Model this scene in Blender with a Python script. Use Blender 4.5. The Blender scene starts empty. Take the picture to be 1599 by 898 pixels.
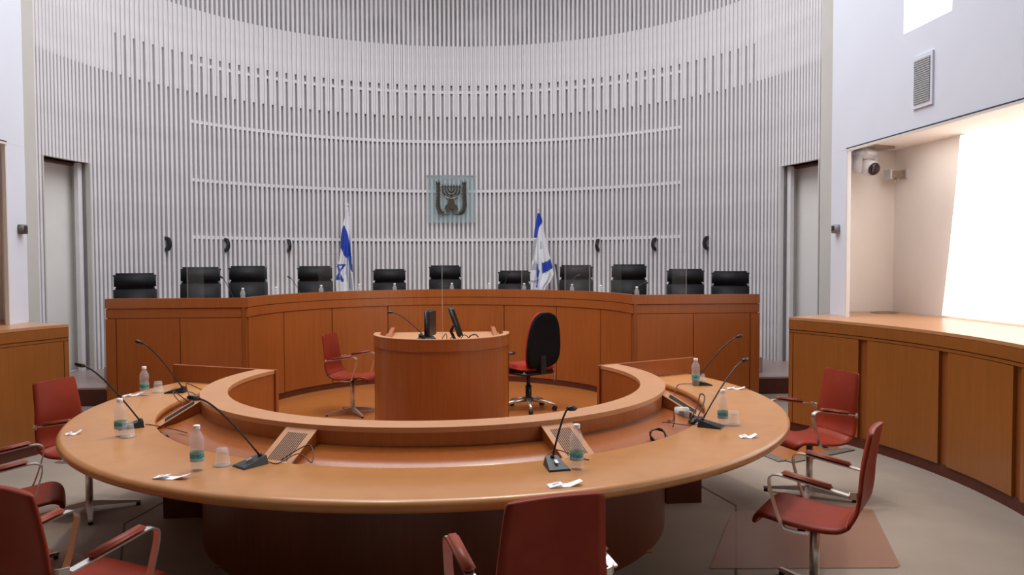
import bpy, bmesh, math, random
from math import sin, cos, pi, radians as R
from mathutils import Vector, Matrix
random.seed(7)
C = bpy.context.scene.collection
S = bpy.context.scene

# ------------------------------------------------------------------ camera
F_PX = 1200.0; PITCH, ROLL, YAW = .0349, .0037, .0801
CAM = Vector((.078, 0, 1.65))
def cam_dir(u, v, w):
    c, s = cos(ROLL), sin(ROLL); u, v = c*u - s*v, s*u + c*v
    d = (u, w, -v)
    d = (d[0], d[1]*cos(PITCH) + d[2]*sin(PITCH), -d[1]*sin(PITCH) + d[2]*cos(PITCH))
    return Vector((d[0]*cos(YAW) + d[1]*sin(YAW), -d[0]*sin(YAW) + d[1]*cos(YAW), d[2]))
cd = bpy.data.cameras.new('camera'); cam = bpy.data.objects.new('camera', cd); C.objects.link(cam)
rx, ux, bk = cam_dir(1, 0, 0), cam_dir(0, -1, 0), -cam_dir(0, 0, 1)
cam.matrix_world = Matrix(((rx.x, ux.x, bk.x, CAM.x), (rx.y, ux.y, bk.y, CAM.y), (rx.z, ux.z, bk.z, CAM.z), (0, 0, 0, 1)))
cd.sensor_width = 36; cd.lens = F_PX/1599*36; cd.clip_start = .05
S.camera = cam
# ------------------------------------------------------------------ world, lights, exposure
W = bpy.data.worlds.new('world'); S.world = W; W.use_nodes = True
W.node_tree.nodes['Background'].inputs[0].default_value = (.75, .85, 1, 1)
W.node_tree.nodes['Background'].inputs[1].default_value = .3
S.view_settings.view_transform = 'Standard'; S.view_settings.look = 'None'
S.view_settings.gamma = 1; S.view_settings.use_curve_mapping = False
S.view_settings.exposure = 0.0
S.cycles.max_bounces = 8; S.cycles.transparent_max_bounces = 16
S.cycles.sample_clamp_indirect = 4
def area(name, loc, size, power, col=(1, 1, 1), rot=(0, 0, 0), size_y=None, spread=None):
    l = bpy.data.lights.new(name, 'AREA'); l.energy = power; l.color = col
    l.size = size
    if size_y: l.shape = 'RECTANGLE'; l.size_y = size_y
    if spread: l.spread = spread
    o = bpy.data.objects.new(name, l); C.objects.link(o); o.location = loc; o.rotation_euler = rot
    return o
area('skylight_lamp', (0, 7.6, 7.5), 6.5, 580, (.95, .97, 1.0), size_y=6.0)
area('hall_skylight_lamp', (0, 2.0, 7.5), 5.0, 15, (.90, .94, 1.0), size_y=4.0)
def spot(name, loc, target, power, ang, col=(1, .88, .72), blend=.6, rad=.12):
    l = bpy.data.lights.new(name, 'SPOT'); l.energy = power; l.color = col; l.spot_size = R(ang); l.spot_blend = blend; l.shadow_soft_size = rad
    o = bpy.data.objects.new(name, l); C.objects.link(o); o.location = loc
    o.rotation_euler = (Vector(target) - Vector(loc)).to_track_quat('-Z', 'Y').to_euler()
area('niche_fill', (4.35, 5.4, 2.78), .3, 14, (1, .97, .94), size_y=3.6)  # fill light added to brighten the niche, no fixture
spot('table_spot_lamp', (-1.2, 4.2, 7.4), (0, 5.1, .7), 420, 55)
spot('table_spot_lamp', (1.2, 6.4, 7.4), (0.3, 5.3, .7), 420, 55)
spot('bench_spot_lamp', (0, 6.0, 7.4), (0, 10.2, .8), 420, 60)

# ------------------------------------------------------------------ materials
def pbr(name, col, rough=.5, metal=0, noise=None, alpha=1, trans=0, ior=1.45, coat=0, emit=0, bump=0, spec=None):
    m = bpy.data.materials.new(name); m.use_nodes = True; n = m.node_tree.nodes; L = m.node_tree.links
    b = n['Principled BSDF']; b.inputs['Base Color'].default_value = (*col, 1); b.inputs['Roughness'].default_value = rough
    b.inputs['Metallic'].default_value = metal; b.inputs['Alpha'].default_value = alpha
    b.inputs['Transmission Weight'].default_value = trans; b.inputs['IOR'].default_value = ior
    b.inputs['Coat Weight'].default_value = coat
    if spec is not None: b.inputs['Specular IOR Level'].default_value = spec
    if emit: b.inputs['Emission Color'].default_value = (*col, 1); b.inputs['Emission Strength'].default_value = emit
    if noise or bump:
        tc = n.new('ShaderNodeTexCoord'); t = n.new('ShaderNodeTexNoise')
        sc, amt = noise if noise else (60, 0)
        t.inputs['Scale'].default_value = sc; t.inputs['Detail'].default_value = 6
        L.new(tc.outputs['Object'], t.inputs['Vector'])
        if amt:
            r = n.new('ShaderNodeValToRGB'); e = r.color_ramp.elements
            e[0].position = .3; e[1].position = .7
            e[0].color = (*[c*(1-amt) for c in col], 1); e[1].color = (*[min(1, c*(1+amt)) for c in col], 1)
            L.new(t.outputs['Fac'], r.inputs['Fac']); L.new(r.outputs['Color'], b.inputs['Base Color'])
        if bump:
            bp = n.new('ShaderNodeBump'); bp.inputs['Strength'].default_value = bump; bp.inputs['Distance'].default_value = .004
            L.new(t.outputs['Fac'], bp.inputs['Height']); L.new(bp.outputs['Normal'], b.inputs['Normal'])
    return m
def wood(name, c1, c2, rough=.32, stretch=(14, 14, .7), coat=.15):
    m = bpy.data.materials.new(name); m.use_nodes = True; n = m.node_tree.nodes; L = m.node_tree.links
    b = n['Principled BSDF']; b.inputs['Roughness'].default_value = rough; b.inputs['Coat Weight'].default_value = coat
    b.inputs['Coat Roughness'].default_value = .2
    tc = n.new('ShaderNodeTexCoord'); mp = n.new('ShaderNodeMapping'); mp.inputs['Scale'].default_value = stretch
    t = n.new('ShaderNodeTexNoise'); t.inputs['Scale'].default_value = 3; t.inputs['Detail'].default_value = 8; t.inputs['Distortion'].default_value = .4
    t2 = n.new('ShaderNodeTexNoise'); t2.inputs['Scale'].default_value = 1.1
    r = n.new('ShaderNodeValToRGB'); e = r.color_ramp.elements
    e[0].position = .3; e[1].position = .72; e[0].color = (*c1, 1); e[1].color = (*c2, 1)
    mx = n.new('ShaderNodeMath'); mx.operation = 'MULTIPLY_ADD'; mx.inputs[1].default_value = .55
    m2 = n.new('ShaderNodeMath'); m2.operation = 'MULTIPLY'; m2.inputs[1].default_value = .45
    L.new(tc.outputs['Object'], mp.inputs['Vector']); L.new(mp.outputs['Vector'], t.inputs['Vector']); L.new(tc.outputs['Object'], t2.inputs['Vector'])
    L.new(t2.outputs['Fac'], m2.inputs[0]); L.new(t.outputs['Fac'], mx.inputs[0]); L.new(m2.outputs[0], mx.inputs[2])
    L.new(mx.outputs[0], r.inputs['Fac']); L.new(r.outputs['Color'], b.inputs['Base Color'])
    bp = n.new('ShaderNodeBump'); bp.inputs['Strength'].default_value = .05; bp.inputs['Distance'].default_value = .002
    L.new(t.outputs['Fac'], bp.inputs['Height']); L.new(bp.outputs['Normal'], b.inputs['Normal'])
    return m
M = {}
M['wood'] = wood('cherry_wood', (.29, .078, .015), (.39, .115, .024))
M['wood_side'] = wood('side_cherry_wood', (.26, .085, .014), (.34, .115, .021))
M['wood_top_lit'] = wood('tabletop_wood_lit', (.43, .185, .058), (.54, .245, .082), rough=.3, stretch=(3, 3, 3))  # same wood as the panels, painted lighter where light falls on top
M['wood_edge'] = wood('edge_wood', (.50, .23, .10), (.58, .28, .125), stretch=(4, 4, 4))
M['wood_batten'] = wood('batten_wood', (.23, .062, .012), (.30, .086, .017))
M['wood_shaded'] = wood('under_table_wood_shaded', (.13, .030, .009), (.18, .045, .013))  # cherry wood darkened, the shade under the tabletop put into its colour
M['plinth'] = pbr('dark_plinth', (.10, .022, .010), .5, noise=(9, .15))
M['floor_wood'] = wood('well_floor_wood', (.33, .105, .024), (.45, .16, .04), rough=.3, stretch=(1.2, 22, 1))
M['carpet'] = pbr('carpet', (.305, .25, .205), .95, noise=(3, .06), bump=.3)
M['seam'] = pbr('floor_seam', (.12, .085, .07), .8, noise=(30, .1))
M['trim_grey'] = pbr('floor_trim', (.16, .14, .115), .55, noise=(30, .1))
M['stage'] = pbr('stage_floor', (.36, .27, .25), .35, noise=(4, .08))
M['mat'] = pbr('chair_mat', (.45, .24, .17), .25, alpha=.42, noise=(5, .04))
M['slat'] = pbr('painted_slat', (.77, .75, .765), .5, noise=(5, .04))
M['filler'] = pbr('painted_filler', (.72, .705, .72), .6, noise=(4, .05))
M['backing'] = pbr('slat_backing', (.50, .46, .475), .8, noise=(3, .12))
M['concrete'] = pbr('grey_concrete', (.62, .62, .64), .85, noise=(1.6, .3), bump=.2)
M['plaster'] = pbr('white_plaster', (.74, .78, .87), .75, noise=(2, .02))
M['niche'] = pbr('cream_plaster', (.84, .775, .71), .8, noise=(2, .03))
M['door'] = pbr('door_paint', (.60, .58, .54), .6, noise=(3, .03))
M['front'] = pbr('dark_panelling', (.08, .06, .05), .7, noise=(2, .1))
M['door_leaf'] = pbr('door_leaf_paint', (.78, .76, .73), .6, noise=(3, .02))
M['ceiling'] = pbr('ceiling_paint', (.35, .35, .37), .85, noise=(2, .03))
M['trimwhite'] = pbr('white_trim', (.75, .72, .68), .5, noise=(6, .02))
M['dark'] = pbr('dark_gap', (.03, .03, .03), .7, noise=(20, .1))
M['glow'] = pbr('daylit_pane', (1, 1, 1), .5, emit=2.2)
M['panel_glow'] = pbr('glowing_panel', (1, .985, .96), .6, emit=1.5)  # emission for the added niche panel
M['leather'] = pbr('red_leather', (.25, .028, .011), .46, noise=(7, .12), bump=.12, spec=.28)
M['leather_edge'] = pbr('red_leather_piping', (.25, .042, .02), .45, noise=(9, .15), spec=.4)
M['chrome'] = pbr('brushed_chrome', (.80, .77, .73), .34, 1, noise=(30, .04))
M['black'] = pbr('black_leather', (.012, .012, .014), .62, noise=(9, .2), bump=.15, spec=.3)
M['blackfab'] = pbr('black_fabric', (.006, .006, .007), .85, noise=(60, .2), bump=.2, spec=.2)
M['redfab'] = pbr('red_fabric', (.36, .022, .008), .85, noise=(60, .12), bump=.3)
M['blackpl'] = pbr('black_plastic', (.015, .015, .017), .35, noise=(20, .1))
M['greypl'] = pbr('dark_grey_plastic', (.022, .024, .027), .4, noise=(20, .1))
M['steel'] = pbr('steel', (.5, .5, .5), .3, 1, noise=(20, .05))
M['pet'] = pbr('clear_bottle', (.80, .86, .90), .06, alpha=.23)
M['cap'] = pbr('white_cap', (.85, .86, .88), .4, noise=(20, .02))
M['teal'] = pbr('teal_label', (.05, .33, .40), .5, noise=(90, .5))
M['lblue'] = pbr('blue_label', (.35, .55, .70), .5, noise=(50, .15))
M['green'] = pbr('green_label', (.25, .45, .28), .5, noise=(50, .2))
M['cup'] = pbr('plastic_cup', (.85, .85, .87), .15, alpha=.20, noise=(20, .02))
M['paper'] = pbr('white_paper', (.85, .85, .88), .7, noise=(20, .02))
M['ink'] = pbr('violet_ink', (.25, .2, .45), .7, noise=(20, .1))
M['bronze'] = pbr('dark_bronze', (.085, .075, .055), .45, .6, noise=(30, .2))
M['gold'] = pbr('pale_bronze', (.55, .5, .38), .3, .8, noise=(30, .1))
M['glass'] = pbr('green_tinted_glass', (.45, .62, .64), .08, alpha=.24, noise=(5, .02))
M['plexi'] = pbr('clear_screen', (.9, .93, .95), .05, alpha=.02, noise=(5, .02))
M['plexi_edge'] = pbr('clear_screen_edge', (.75, .72, .70), .3, alpha=.16, noise=(5, .02))
M['flagw'] = pbr('white_satin', (.80, .80, .84), .45, noise=(30, .04))
M['flagb'] = pbr('blue_satin', (.02, .06, .42), .45, noise=(30, .08))
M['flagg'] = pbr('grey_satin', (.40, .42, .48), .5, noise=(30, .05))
M['pole'] = pbr('flag_pole', (.75, .75, .76), .3, .3, noise=(20, .03))
M['grille'] = pbr('vent_grey', (.34, .35, .36), .6, noise=(40, .1))
M['lens'] = pbr('camera_lens', (.02, .008, .01), .1, noise=(20, .1))
M['camw'] = pbr('camera_housing', (.55, .52, .52), .4, noise=(20, .03))
M['bracket'] = pbr('bracket_brown', (.30, .23, .17), .4, .4, noise=(20, .1))
M['boxbr'] = pbr('sensor_brown', (.16, .14, .13), .5, noise=(20, .1))
M['light_panel'] = pbr('ceiling_lamp_glow', (1, .97, .92), .5, emit=4)

# ------------------------------------------------------------------ mesh helpers
class MB:
    def __init__(s): s.v = []; s.f = []; s.mi = []; s.sm = []
    def add(s, vs, fs, smooth=False, mi=0):
        o = len(s.v); s.v += [tuple(v) for v in vs]
        for f in fs: s.f.append([i+o for i in f]); s.mi.append(mi); s.sm.append(smooth)
        return s
    def box(s, c, d, rz=0, mi=0, rx=0, ry=0):
        m = Matrix.Rotation(rz, 3, 'Z') @ Matrix.Rotation(ry, 3, 'Y') @ Matrix.Rotation(rx, 3, 'X')
        vs = [m @ Vector((x*d[0]/2, y*d[1]/2, z*d[2]/2)) + Vector(c) for z in (-1, 1) for x, y in ((-1, -1), (1, -1), (1, 1), (-1, 1))]
        return s.add(vs, [(0, 3, 2, 1), (4, 5, 6, 7), (0, 1, 5, 4), (1, 2, 6, 5), (2, 3, 7, 6), (3, 0, 4, 7)], mi=mi)
    def arc(s, c, r0, r1, z0, z1, a0, a1, n=24, mi=0, smooth=False):
        vs = []; fs = []
        for i in range(n+1):
            a = R(a0 + (a1-a0)*i/n)
            for r, z in ((r0, z0), (r1, z0), (r1, z1), (r0, z1)): vs.append((c[0]+r*cos(a), c[1]+r*sin(a), z))
        for i in range(n):
            for k in range(4): fs.append((i*4+k, i*4+(k+1) % 4, i*4+4+(k+1) % 4, i*4+4+k))
        fs += [(3, 2, 1, 0), tuple(n*4+k for k in range(4))]
        return s.add(vs, fs, smooth, mi)
    def profile_arc(s, c, prof, a0, a1, n=48, mi=0, smooth=True):
        k = len(prof); vs = []; fs = []
        for i in range(n+1):
            a = R(a0 + (a1-a0)*i/n)
            for r, z in prof: vs.append((c[0]+r*cos(a), c[1]+r*sin(a), z))
        for i in range(n):
            for j in range(k): fs.append((i*k+j, i*k+(j+1) % k, i*k+k+(j+1) % k, i*k+k+j))
        s.add(vs, fs, smooth, mi)
        return s.add([vs[j] for j in range(k)][::-1] + [vs[n*k+j] for j in range(k)], [tuple(range(k)), tuple(range(k, 2*k))], False, mi)
    def lathe(s, prof, c=(0, 0, 0), n=16, mi=0, smooth=True, axis=None):
        k = len(prof); vs = []; fs = []
        q = Vector((0, 0, 1)).rotation_difference(Vector(axis)) if axis else None
        for i in range(n):
            a = 2*pi*i/n
            for r, z in prof:
                p = Vector((r*cos(a), r*sin(a), z))
                if q: p = q @ p
                vs.append(p + Vector(c))
        for i in range(n):
            j = (i+1) % n
            for t in range(k-1): fs.append((i*k+t, j*k+t, j*k+t+1, i*k+t+1))
        s.add(vs, fs, smooth, mi)
        return s
    def cyl(s, p0, p1, r, r2=None, n=12, mi=0):
        return s.tube([p0, p1], [r, r if r2 is None else r2], n, mi)
    def tube(s, pts, rad, n=8, mi=0, flat=1.0, smooth=True):
        pts = [Vector(p) for p in pts]
        if not isinstance(rad, (list, tuple)): rad = [rad]*len(pts)
        vs = []; fs = []; u = None
        for i, p in enumerate(pts):
            t = (pts[min(i+1, len(pts)-1)] - pts[max(i-1, 0)]).normalized()
            if u is None:
                u = t.orthogonal().normalized()
            else:
                u = (u - t*u.dot(t)).normalized()
            w = t.cross(u)
            for k in range(n):
                a = 2*pi*k/n; vs.append(p + u*cos(a)*rad[i] + w*sin(a)*rad[i]*flat)
        for i in range(len(pts)-1):
            for k in range(n): fs.append((i*n+k, i*n+(k+1) % n, i*n+n+(k+1) % n, i*n+n+k))
        s.add(vs, fs, smooth, mi)
        m = (len(pts)-1)*n
        return s.add([vs[k] for k in range(n)] + [vs[m+k] for k in range(n)], [tuple(range(n))[::-1], tuple(range(n, 2*n))], False, mi)
    def ribbon(s, pts, w, t, wd=(1, 0, 0), mi=0):      # flat steel band: width along wd
        pts = [Vector(p) for p in pts]; wd = Vector(wd).normalized(); vs = []; fs = []
        for i, p in enumerate(pts):
            tn = (pts[min(i+1, len(pts)-1)] - pts[max(i-1, 0)]).normalized(); nn = wd.cross(tn).normalized()
            for a, b in ((-1, -1), (1, -1), (1, 1), (-1, 1)): vs.append(p + wd*a*w/2 + nn*b*t/2)
        for i in range(len(pts)-1):
            for k in range(4): fs.append((i*4+k, i*4+(k+1) % 4, i*4+4+(k+1) % 4, i*4+4+k))
        m = (len(pts)-1)*4; fs += [(3, 2, 1, 0), (m, m+1, m+2, m+3)]
        return s.add(vs, fs, False, mi)
    def prism(s, poly, z0, z1, mi=0):
        n = len(poly); vs = [(x, y, z0) for x, y in poly] + [(x, y, z1) for x, y in poly]
        fs = [(i, (i+1) % n, n+(i+1) % n, n+i) for i in range(n)]
        from mathutils.geometry import tessellate_polygon
        tri = tessellate_polygon([[Vector((x, y, 0)) for x, y in poly]])
        for t in tri:
            fs.append(tuple(i+n for i in t)); fs.append(tuple(reversed(t)))
        return s.add(vs, fs, False, mi)
    def pad(s, c, d, r=.02, rz=0, rx=0, mi=0, n=3, puff=0):   # rounded box
        bm = bmesh.new(); bmesh.ops.create_cube(bm, size=1)
        for v in bm.verts: v.co = Vector((v.co.x*d[0], v.co.y*d[1], v.co.z*d[2]))
        bmesh.ops.bevel(bm, geom=bm.edges[:], offset=min(r, min(d)*.49), segments=n, affect='EDGES')
        m = Matrix.Rotation(rz, 3, 'Z') @ Matrix.Rotation(rx, 3, 'X')
        bm.verts.index_update()
        s.add([m @ v.co + Vector(c) for v in bm.verts], [[v.index for v in f.verts] for f in bm.faces], True, mi)
        bm.free(); return s
    def rot(s, rz, loc=(0, 0, 0)):
        m = Matrix.Rotation(rz, 3, 'Z'); s.v = [tuple(m @ Vector(v) + Vector(loc)) for v in s.v]; return s
    def mesh(s, name, mats):
        me = bpy.data.meshes.new(name); me.from_pydata(s.v, [], s.f)
        mats = mats if isinstance(mats, (list, tuple)) else [mats]
        for m in mats: me.materials.append(M[m] if isinstance(m, str) else m)
        me.polygons.foreach_set('material_index', s.mi); me.polygons.foreach_set('use_smooth', s.sm)
        bm = bmesh.new(); bm.from_mesh(me); bmesh.ops.remove_doubles(bm, verts=bm.verts, dist=1e-5)
        bmesh.ops.recalc_face_normals(bm, faces=bm.faces); bm.to_mesh(me); bm.free(); me.update()
        return me
    def build(s, name, mats, parent=None, label=None, world=False):
        o = bpy.data.objects.new(name, s.mesh(name, mats)); C.objects.link(o)
        if parent:
            o.parent = parent
            if world: o.location = -parent.location
        if label: o['label'] = label
        return o
def thing(name, label, cat, loc=(0, 0, 0), rz=0, group=None):
    o = bpy.data.objects.new(name, None); C.objects.link(o); o.location = loc; o.rotation_euler = (0, 0, rz)
    o.empty_display_size = .1
    tag(o, label, cat, group); return o
def tag(o, label, cat, group=None):
    o['label'] = label; o['category'] = cat
    if group: o['group'] = group
    return o
def struct(o): o['kind'] = 'structure'; return o
def kids(o): return [c for c in bpy.data.objects if c.parent == o]
def dup(o, loc, rz=0, label=None, scale=None):
    c = o.copy(); C.objects.link(c); c.location = loc; c.rotation_euler = (0, 0, rz)
    if label: c['label'] = label
    if scale: c.scale = scale
    for k in kids(o):
        d = k.copy(); C.objects.link(d); d.parent = c
        for g in kids(k):
            e = g.copy(); C.objects.link(e); e.parent = d
    return c
def share(name, me, parent, loc=(0, 0, 0), rz=0):
    o = bpy.data.objects.new(name, me); C.objects.link(o); o.parent = parent; o.location = loc; o.rotation_euler = (0, 0, rz); return o

# ================================================================== SETTING
WC = (0, 9.117); WR = 4.90        # slatted drum wall
Z_TOP = 7.6; STG = .21; DOOR = 2.96
B0, B1, B2 = 5.51, 4.81, 4.25
def ang(c, r, a, z=0): return (c[0]+r*cos(R(a)), c[1]+r*sin(R(a)), z)
# floor
struct(MB().box((0, 5.2, -.05), (11, 18, .1)).build('floor', 'carpet'))
fw = MB().prism([(-1.9, 6.2), (-1.2, 5.5), (-1.2, 4.2), (1.2, 4.2), (1.2, 5.5), (2.0, 6.9), (2.62, 7.0), (2.81, 6.05), (3.46, 6.37), (3.46, 9.12), (2.0, 9.12), (2.0, 11), (-2.0, 11), (-2.0, 9.12), (-3.46, 9.12), (-3.46, 7.2), (-2.3, 6.9)], .0, .006)
# well floor boards: the strip pattern is real, laid as long boards
well = struct(fw.build('floor_well', 'floor_wood')); well.name = 'trim_1'
edge = MB()
for sx in (1,):
    pts = [(sx*2.62, 7.0), (sx*2.81, 6.05), (sx*3.50, 6.39)]
    for a, b in zip(pts[:-1], pts[1:]):
        d = Vector(b)-Vector(a); mid = (Vector(a)+Vector(b))/2; nrm = Vector((d.y, -d.x)).normalized()*sx
        edge.box((mid.x+nrm.x*.04, mid.y+nrm.y*.04, .005), (d.length+.03, .085, .01), math.atan2(d.y, d.x))
struct(edge.build('trim_2', 'trim_grey'))
seam = MB()
def seg(mb, a, b, w=.012, h=.003):
    d = Vector(b)-Vector(a); mid = (Vector(a)+Vector(b))/2; mb.box((mid.x, mid.y, h/2), (d.length, w, h), math.atan2(d.y, d.x))
for sx in (1, -1):
    seg(seam, (sx*1.80, 5.9), (sx*1.98, 4.97)); seg(seam, (sx*1.98, 4.97), (sx*1.56, 3.86)); seg(seam, (sx*1.56, 3.86), (sx*1.1, 2.4))
struct(seam.build('trim_3', 'seam'))
# stage
arcp = [ang((0, 8.47), 2.35, 164-i*(148/24))[:2] for i in range(25)]
poly = [(-4.9, 9.12)] + arcp + [(4.9, 9.12), (4.95, 14.2), (-4.95, 14.2)]
struct(MB().prism(poly, STG-.02, STG).build('floor_stage', 'stage')).name = 'floor_1'
ris = MB()
for sx in (1, -1): ris.box((sx*4.25, 9.13, .095), (1.5, .03, .19)); 
struct(ris.build('trim_4', 'plinth'))
arcp2 = [ang((0, 8.47), 2.75, 165-i*(150/24))[:2] for i in range(25)]
poly = [(-3.5, 9.2)] + arcp2 + [(3.5, 9.2), (4.05, 9.5), (4.05, 10.2)] + [ang((0, 8.47), 3.95, 25+i*(130/16))[:2] for i in range(17)] + [(-4.05, 10.2), (-4.05, 9.5)]
struct(MB().prism(poly, STG+.001, .40).build('floor_2', 'stage'))
# slatted wall
A_L, A_R = 173.4, 6.0; DL0, DL1 = 162.1, 171.6; DR0, DR1 = 6.9, 16.4
mb = MB()
mb.arc(WC, WR+.07, WR+.2, STG, B0, 16.4, 162.1, 120, smooth=False)
mb.arc(WC, WR+.07, WR+.2, DOOR, B0, 162.1, 173.6, 10); mb.arc(WC, WR+.07, WR+.2, DOOR, B0, 5.8, 16.4, 10)
wall_back = struct(mb.build('wall_back', 'backing'))
mb = MB().arc(WC, WR+.085, WR+.26, B0, Z_TOP, 5.8, 173.6, 90)
mb.build('concrete_band', 'concrete', wall_back)
PITCH_D = .965
sl_full = MB().box((WR+.030, 0, (STG+Z_TOP)/2), (.06, .039, Z_TOP-STG)).mesh('slat', 'slat')
sl_door = MB().box((WR+.030, 0, (DOOR+Z_TOP)/2), (.06, .039, Z_TOP-DOOR)).mesh('slat', 'slat')
fa = MB().box((WR+.042, 0, (B1+B0)/2), (.06, 1, B0-B1)).mesh('filler_panel', 'filler')
fb = MB().box((WR+.042, 0, (B2+B0)/2), (.06, 1, B0-B2)).mesh('filler_panel', 'filler')
def pitch_at(a):                       # slats crowd together toward both ends of the drum
    e = min(a-A_R, A_L-a)
    return .74 + (.942-.74)*max(0, min(1, (e-8)/12))
al = [A_R+.1]
while al[-1] < A_L-.45: al.append(al[-1]+pitch_at(al[-1]+.3))
for i, a in enumerate(al):
    door = DR0-.2 < a < DR1-.1 or DL0+.1 < a < DL1+.2
    share('slat', sl_door if door else sl_full, wall_back, (WC[0], WC[1], 0), R(a))
    if i < len(al)-1:
        o = share('filler_panel', fa if i % 2 and 22 < a < 157 else fb, wall_back, (WC[0], WC[1], 0), R((a+al[i+1])/2))
        o.scale = (1, WR*R(al[i+1]-a)-.039-(.010 if 22 < a < 157 else .004), 1)
for z in (2.03, 2.91, 3.80, 4.69):
    r = MB().arc(WC, WR+.02, WR+.065, z-.024, z+.024, 39, 142, 100); r.build('rail', 'slat', wall_back)
# door recesses in the drum wall
for k, (a0, a1, n_) in enumerate(((DR0, DR1, 1), (DL0, DL1, 2))):
    mb = MB()
    mb.arc(WC, WR+.0, WR+.36, STG, DOOR, a0-.25, a0, 1); mb.arc(WC, WR+.0, WR+.36, STG, DOOR, a1, a1+.25, 1)
    mb.arc(WC, WR+.02, WR+.36, DOOR-.0, DOOR+.04, a0, a1, 6)
    jamb = struct(mb.build('door_%d' % n_, 'door'))
    MB().arc(WC, WR+.30, WR+.36, STG, DOOR, a0, a1, 1).build('door_leaf', 'door_leaf', jamb)
    lo = a1-.9 if k == 0 else a0+.1
    MB().arc(WC, WR+.12, WR+.18, STG, DOOR, lo, lo+.8, 2).build('inner_post', 'slat', jamb)
    MB().arc(WC, WR+.18, WR+.29, DOOR-.03, DOOR-.001, a0+.3, a1-.3, 4).build('head_strip', 'plinth', jamb)
# plain returns of the drum wall
struct(MB().arc(WC, WR-.02, WR+.2, 0, Z_TOP, -12.9, 5.85, 12).build('wall_right_return', 'door')).name = 'wall_right_1'
struct(MB().arc(WC, WR-.02, WR+.2, 0, Z_TOP, 173.55, 192.9, 12).build('wall_left_return', 'door')).name = 'wall_left_1'
# side walls over the niches
for sx, nm in ((1, 'right'), (-1, 'left')):
    mb = MB(); P_ = lambda pts: [(sx*x, y) for x, y in pts]
    wx = 3.87 if sx == 1 else 3.80
    if sx == 1:   # small high window cut through the wall
        wy0, wy1, wz0, wz1 = 5.59, 6.215, 3.53, 4.15
        mb.prism(P_([(wx, -3), (wx, wy0), (4.9, wy0), (4.9, -3)]), 2.80, Z_TOP)
        mb.prism(P_([(wx, wy1), (wx, 7.41), (4.15, 7.82), (4.9, 7.95), (4.9, wy1)]), 2.80, Z_TOP)
        mb.prism(P_([(wx, wy0), (wx, wy1), (4.9, wy1), (4.9, wy0)]), 2.80, wz0)
        mb.prism(P_([(wx, wy0), (wx, wy1), (4.9, wy1), (4.9, wy0)]), wz1, Z_TOP)
    else:
        mb.prism(P_([(wx, -3), (wx, 7.41), (4.15, 7.82), (4.9, 7.95), (4.9, -3)]), 2.80, Z_TOP)
    mb.prism(P_([(wx, -3), (wx, 7.41), (wx+.06, 7.41), (wx+.06, -3)]), 2.701, 2.80)
    w = struct(mb.build('wall_'+nm, 'plaster'))
    mb = MB().prism(P_([(wx, 7.09), (wx, 7.41), (4.15, 7.80), (4.22, 7.77), (wx+.03, 7.09)]), 1.101, 2.70)
    struct(mb.build('wall_'+nm+'_2', 'plaster'))
    mb = MB(); mb.prism(P_([(4.75, -3), (4.75, 7.78), (4.15, 7.78), (4.15, 7.9), (4.95, 7.95), (4.95, -3)]), 0, 2.8)
    w = struct(mb.build('wall_'+nm+'_3', 'niche'))
    MB().prism(P_([(wx+.06, -3), (wx+.06, 7.10), (4.13, 7.77), (4.75, 7.77), (4.75, -3)]), 2.79, 2.80).build('niche_ceiling', 'niche', w)
    t = MB(); t.box((sx*(wx-.004), 2.05, 2.690), (.03, 10.1, .02)); struct(t.build('trim_5', 'trimwhite'))
    t = MB(); t.box((sx*(wx-.006), 2.05, 2.706), (.02, 10.1, .012)); struct(t.build('trim_6', 'dark'))
    t = MB(); t.box((sx*(wx+.002), 7.085, 1.89), (.03, .02, 1.58)); struct(t.build('trim_7', 'trimwhite'))
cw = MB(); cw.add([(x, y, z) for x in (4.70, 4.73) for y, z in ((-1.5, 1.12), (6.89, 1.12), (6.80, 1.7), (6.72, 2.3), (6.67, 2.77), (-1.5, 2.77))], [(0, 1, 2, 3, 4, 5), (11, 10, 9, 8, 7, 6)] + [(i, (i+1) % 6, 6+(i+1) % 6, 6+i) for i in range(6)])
struct(cw.build('niche_glow_panel', 'panel_glow'))  # glowing panel added over the niche wall, shaped to its bright patch
wn = struct(MB().box((3.93, 5.9025, 3.84), (.02, .62, .615)).build('window_1', 'glow'))
struct(MB().box((0, -3.05, 3.8), (9.9, .1, 7.7)).build('wall_front', 'front'))
struct(MB().box((0, 5.5, Z_TOP+.06), (10.6, 17.6, .1)).build('ceiling', 'ceiling'))

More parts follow.
